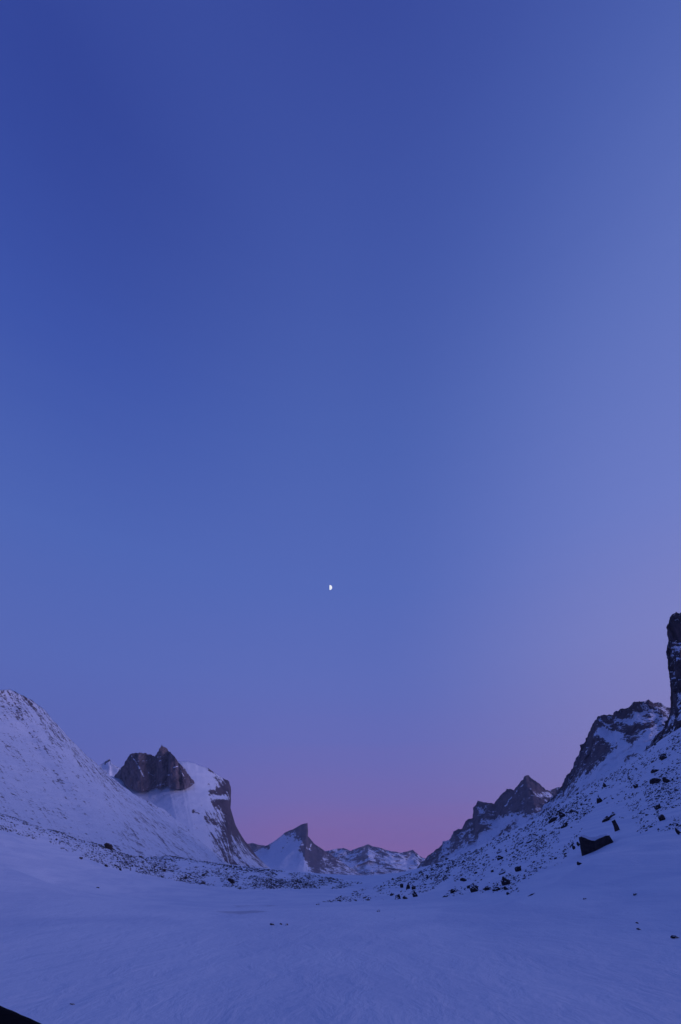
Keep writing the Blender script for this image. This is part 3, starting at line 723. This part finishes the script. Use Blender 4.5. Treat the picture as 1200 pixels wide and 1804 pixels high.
# -- countless smaller ones: the largest as boulders of their own, the rest as one rubble mass
def inside(x, y, poly):
    c = False
    for (x1, y1), (x2, y2) in zip(poly, poly[1:] + poly[:1]):
        if (y1 > y) != (y2 > y) and x < (x2 - x1) * (y - y1) / (y2 - y1) + x1: c = not c
    return c
ZONES = [  # polygon in the photo, number of boulders, number of rubble stones, sizes, label, group
    ([(560, 1590), (690, 1550), (760, 1524), (830, 1484), (850, 1500), (800, 1560), (690, 1586)], 38, 1300, (3, 8), 'small dark rock on the far low end of right slope near the gap', 'rocks on the far end of right slope'),
    ([(830, 1484), (960, 1418), (980, 1425), (950, 1500), (920, 1572), (780, 1580), (800, 1555)], 60, 1100, (3, 9), 'small dark rock on the middle right slope above the foot row', 'rocks on the middle of right slope'),
    ([(960, 1418), (1100, 1346), (1120, 1400), (1040, 1440), (990, 1520), (930, 1550)], 50, 1300, (3, 9), 'small dark rock on the upper right slope left of the high pair', 'rocks on the upper right slope'),
    ([(1100, 1346), (1200, 1284), (1200, 1460), (1130, 1470), (1090, 1440), (1110, 1400)], 40, 1300, (3, 10), 'small dark rock on the steep right slope under the tower', 'rocks under the tower'),
    ([(0, 1432), (180, 1488), (240, 1505), (240, 1530), (200, 1530), (60, 1478), (0, 1462)], 16, 1500, (2.5, 6), 'small rock on the thinly strewn near end of left moraine', 'rocks on the near moraine'),
    ([(170, 1486), (300, 1507), (420, 1526), (420, 1566), (330, 1556), (230, 1535)], 22, 3600, (2.5, 7), 'small dark rock on the densely strewn middle of left moraine', 'rocks on the middle moraine'),
    ([(420, 1526), (540, 1539), (640, 1556), (600, 1566), (420, 1567)], 8, 3400, (2.5, 6), 'small dark rock on the far low end of left moraine', 'rocks on the far moraine'),
]
NSM = []
for i in range(6):
    me = rock_mesh('stone', 300 + i, flat=0.6, npts=9, sub=0)
    NSM.append(([v.co.copy() for v in me.vertices], [tuple(f.vertices) for f in me.polygons]))
    bpy.data.meshes.remove(me)
RV, RF = [], []
def rubble(px, py, wpx, tall=0.6):
    h = on_ground(px, py)
    if h is None or h[2] > 700: return
    loc, nor, zc = h
    W = wpx / FPX * zc
    vs, fs = RND.choice(NSM)
    b = len(RV)
    sx, sy, sz = W * RND.uniform(.9, 1.6), W * RND.uniform(.5, .9), W * tall * RND.uniform(.5, 1.25)
    M = lie(px, py, loc, nor, RND.gauss(0.2, 0.18) if px > 640 else RND.uniform(-0.3, 0.3))
    for v in vs:
        q = loc + M @ Vector((v.x * sx, v.y * sy, v.z * sz + sz * 0.15))
        RV.append(tuple(q))
    RF.extend(tuple(k + b for k in f) for f in fs)

def density(px, py, k):
    if px > 640:                                                    # streaks running up the slope
        u, v = px * 0.88 - py * 0.47, px * 0.47 + py * 0.88
        n = noise.noise(Vector((u * 0.012, v * 0.055, k))) + 0.7 * noise.noise(Vector((u * 0.04, v * 0.13, k + 3)))
        return 0.30 + 1.05 * n
    return 0.45 + 0.9 * noise.noise(Vector((px * 0.02, py * 0.06, k))) + 0.6 * noise.noise(Vector((px * 0.07, py * 0.16, k + 3)))
for k, (poly, nb_, nr_, (s0, s1), lab, grp) in enumerate(ZONES):
    x0, x1 = min(p[0] for p in poly), max(p[0] for p in poly); y0, y1 = min(p[1] for p in poly), max(p[1] for p in poly)
    def pick():
        for _ in range(400):
            x, y = RND.uniform(x0, x1), RND.uniform(y0, y1)
            if not inside(x, y, poly): continue
            if RND.random() > density(x, y, k): continue
            return x, y
        return None
    done = 0; tries = 0
    while done < nb_ and tries < nb_ * 30:
        tries += 1
        q = pick()
        if q is None: break
        wp = s0 + 1.5 + (s1 - s0 - 1.5) * RND.random() ** 2.2
        if any(abs(q[0] - t[0]) < (wp + t[2]) * 0.5 and abs(q[1] - t[1]) < (wp + t[2]) * 0.35 for t in TAKEN): continue
        if place(q[0], q[1], wp, lab, grp, hpx=wp * RND.uniform(0.3, 0.62), roll=(RND.gauss(0.18, 0.12) if k < 4 else RND.uniform(-0.2, 0.2)), sink=0.22): done += 1
    for _ in range(nr_):
        q = pick()
        if q: rubble(q[0], q[1], 1.1 + (s0 + 1.0) * RND.random() ** (1.45 if k < 4 else 2.4))
# thick along the slope's skyline
for _ in range(2600):
    t = RND.random() ** 0.9
    x = 660 + 540 * t
    y = np.interp(x, [660, 690, 750, 830, 900, 1000, 1100, 1200], [1561, 1555, 1536, 1500, 1468, 1413, 1353, 1283])
    y += 2 + abs(RND.gauss(0, 9 + 14 * t))
    if RND.random() < density(x, y, 21): rubble(x, y, 1.1 + 4.2 * RND.random() ** 1.8)
# stones packed along the moraine crest to stand in for a dark shadowed gap
for _ in range(1100):
    t = RND.random()
    x = t * 420
    y = np.interp(x, [0, 100, 180, 300, 420], [1433, 1464, 1490, 1508, 1527]) + abs(RND.gauss(0.0, 2.2)) - 0.4
    rubble(x, y, RND.uniform(1.2, 3.2), 0.6)
# slivers beyond the slope's skyline
ru = mesh_obj('rubble', RV, RF, m_rubble, smooth=False)
tag(ru, 'small dark stones strewn thickly over the right slope and the left moraine', 'rubble', kind='stuff')

# ------------------------------------------------------------------ unidentified black object cutting the lower left corner, its load and runners assumed
m_black = plain_material('black_surface', (0.004, 0.003, 0.005, 1), 0.95)
m_black.node_tree.nodes['Principled BSDF'].inputs['Specular IOR Level'].default_value = 0.03
m_wood = plain_material('assumed_runner', (0.02, 0.016, 0.015, 1), 0.8)
ea, eb = P(-2, 1766, 9.0), P(88, 1805, 7.6)
def dark_object():
    root = bpy.data.objects.new('unidentified_object', None); COL.objects.link(root)
    d = (eb - ea); d.normalize()
    root.location = (ea.x, ea.y, 0)
    tag(root, 'black straight-edged unidentified object cut off by the lower left frame corner', 'dark_object')
    # along the visible top edge the assumed load runs 3.4 m, its far side rises out of the frame
    a = ea - d * 1.6; b = eb + d * 0.9
    side = Vector((d.y, -d.x, 0)); side.normalize()
    if side.y > 0: side = -side                           # towards the camera
    bm = bmesh.new()
    n, mrow = 22, 10
    prof = [(0.0, None, 0.0), (0.02, 0.5, 0), (0.0, 1.0, 0)]
    rings = []
    for i in range(n + 1):
        t = i / n
        top = a.lerp(b, t)
        end = min(1, min(t, 1 - t) * 14)
        ring = []
        for (o_, f) in [(0.0, 0.12), (-0.01, 0.55), (0.0, 0.93), (0.05, 0.99), (0.16, 1.0), (0.45, 0.97), (0.72, 0.93), (0.80, 0.85), (0.82, 0.5), (0.80, 0.12)]:
            oo = 0.41 + (o_ - 0.41) * (0.93 + 0.07 * end)
            z = top.z * f * (0.94 + 0.06 * end) if f < 0.9 else top.z * f - 0.02 * (1 - end)
            q = Vector((top.x, top.y, 0)) + side * oo + Vector((0, 0, max(0.1, z)))
            q += Vector((0, 0, 0.006 * noise.noise(q * 3)))
            ring.append(bm.verts.new(q - root.location))
        rings.append(ring)
    for i in range(n):
        for j in range(9):
            bm.faces.new((rings[i][j], rings[i + 1][j], rings[i + 1][j + 1], rings[i][j + 1]))
        bm.faces.new((rings[i][9], rings[i + 1][9], rings[i + 1][0], rings[i][0]))
    bm.faces.new(rings[0]); bm.faces.new(list(reversed(rings[-1])))
    bmesh.ops.recalc_face_normals(bm, faces=bm.faces)
    me = bpy.data.meshes.new('assumed_cover'); bm.to_mesh(me); bm.free(); me.materials.append(m_black)
    for p in me.polygons: p.use_smooth = True
    c = bpy.data.objects.new('assumed_cover', me); COL.objects.link(c); c.parent = root
    for s in (0.12, 0.70):  # runners are assumed, only the black edge is known
        bm = bmesh.new()
        for i in range(13):
            t = i / 12
            q = a.lerp(b, -0.04 + 1.08 * t); up = 0.02 + 0.22 * max(0, t - 0.82) ** 1 / 0.18 * 0.6
            for (w_, z_) in ((-0.025, 0), (0.025, 0), (0.025, 0.14), (-0.025, 0.14)):
                bm.verts.new(Vector((q.x, q.y, up + z_ - 0.03)) + side * (s + w_) - root.location)
        bm.verts.ensure_lookup_table()
        for i in range(12):
            for j in range(4):
                bm.faces.new((bm.verts[i * 4 + j], bm.verts[i * 4 + (j + 1) % 4], bm.verts[i * 4 + 4 + (j + 1) % 4], bm.verts[i * 4 + 4 + j]))
        bm.faces.new([bm.verts[j] for j in (3, 2, 1, 0)]); bm.faces.new([bm.verts[48 + j] for j in range(4)])
        me = bpy.data.meshes.new('assumed_runner'); bm.to_mesh(me); bm.free(); me.materials.append(m_wood)
        r = bpy.data.objects.new('assumed_runner', me); COL.objects.link(r); r.parent = root
dark_object()

# ------------------------------------------------------------------ half moon
mm, t, b = principled('moon')
em = t.new('ShaderNodeEmission')
tcm = t.new('ShaderNodeTexCoord')
cm = t.mix(t.maprange(t.noise(tcm.outputs['Object'], 0.012, 3, 0.6), 0.42, 0.6), (0.80, 0.83, 0.96, 1), (0.94, 0.95, 1.0, 1))
t.link(cm, em.inputs[0]); em.inputs[1].default_value = 1.0
mo = [n for n in mm.node_tree.nodes if n.type == 'OUTPUT_MATERIAL'][0]
t.link(em.outputs[0], mo.inputs[0])
MD = 40000.0
mc = P(581.0, 1035, MD)
mr = 4.3 / FPX * MD
bm = bmesh.new()
bmesh.ops.create_uvsphere(bm, u_segments=32, v_segments=16, radius=mr)
view = (Vector((0, 0, EYE)) - mc).normalized()
rightv = Vector((1, 0, 0)); rightv = (rightv - view * rightv.dot(view)).normalized()
lit = (rightv * 0.995 + view * 0.10).normalized()
bmesh.ops.bisect_plane(bm, geom=bm.verts[:] + bm.edges[:] + bm.faces[:], plane_co=lit * (-0.02 * mr), plane_no=lit, clear_inner=True)
bmesh.ops.holes_fill(bm, edges=[e for e in bm.edges if e.is_boundary])
me = bpy.data.meshes.new('moon'); bm.to_mesh(me); bm.free(); me.materials.append(mm)
for p in me.polygons: p.use_smooth = True
moon = bpy.data.objects.new('moon', me); COL.objects.link(moon); moon.location = mc
tag(moon, 'small white half moon in the blue sky over the valley', 'moon')

# ------------------------------------------------------------------ haze
HAZE = True
if HAZE:
    bm = bmesh.new()
    bmesh.ops.create_cube(bm, size=1)
    zmin, zmax = float(gverts[:, 2].min()) - 45, 520
    for v in bm.verts:
        v.co = Vector((v.co.x * 20000, v.co.y * 20000, zmin if v.co.z < 0 else zmax))
    me = bpy.data.meshes.new('haze'); bm.to_mesh(me); bm.free()
    hm = bpy.data.materials.new('haze'); hm.use_nodes = True
    t = NT(hm.node_tree)
    for n in list(hm.node_tree.nodes):
        if n.type != 'OUTPUT_MATERIAL': hm.node_tree.nodes.remove(n)
    pv = t.new('ShaderNodeVolumePrincipled')
    pv.inputs['Color'].default_value = (0.80, 0.84, 0.95, 1)
    pv.inputs['Density'].default_value = 4.5e-5
    ho = [n for n in hm.node_tree.nodes if n.type == 'OUTPUT_MATERIAL'][0]
    t.link(pv.outputs[0], ho.inputs['Volume'])
    me.materials.append(hm)
    hz = bpy.data.objects.new('haze', me); COL.objects.link(hz)
    tag(hz, 'thin evening haze filling the valley', 'haze', kind='stuff')
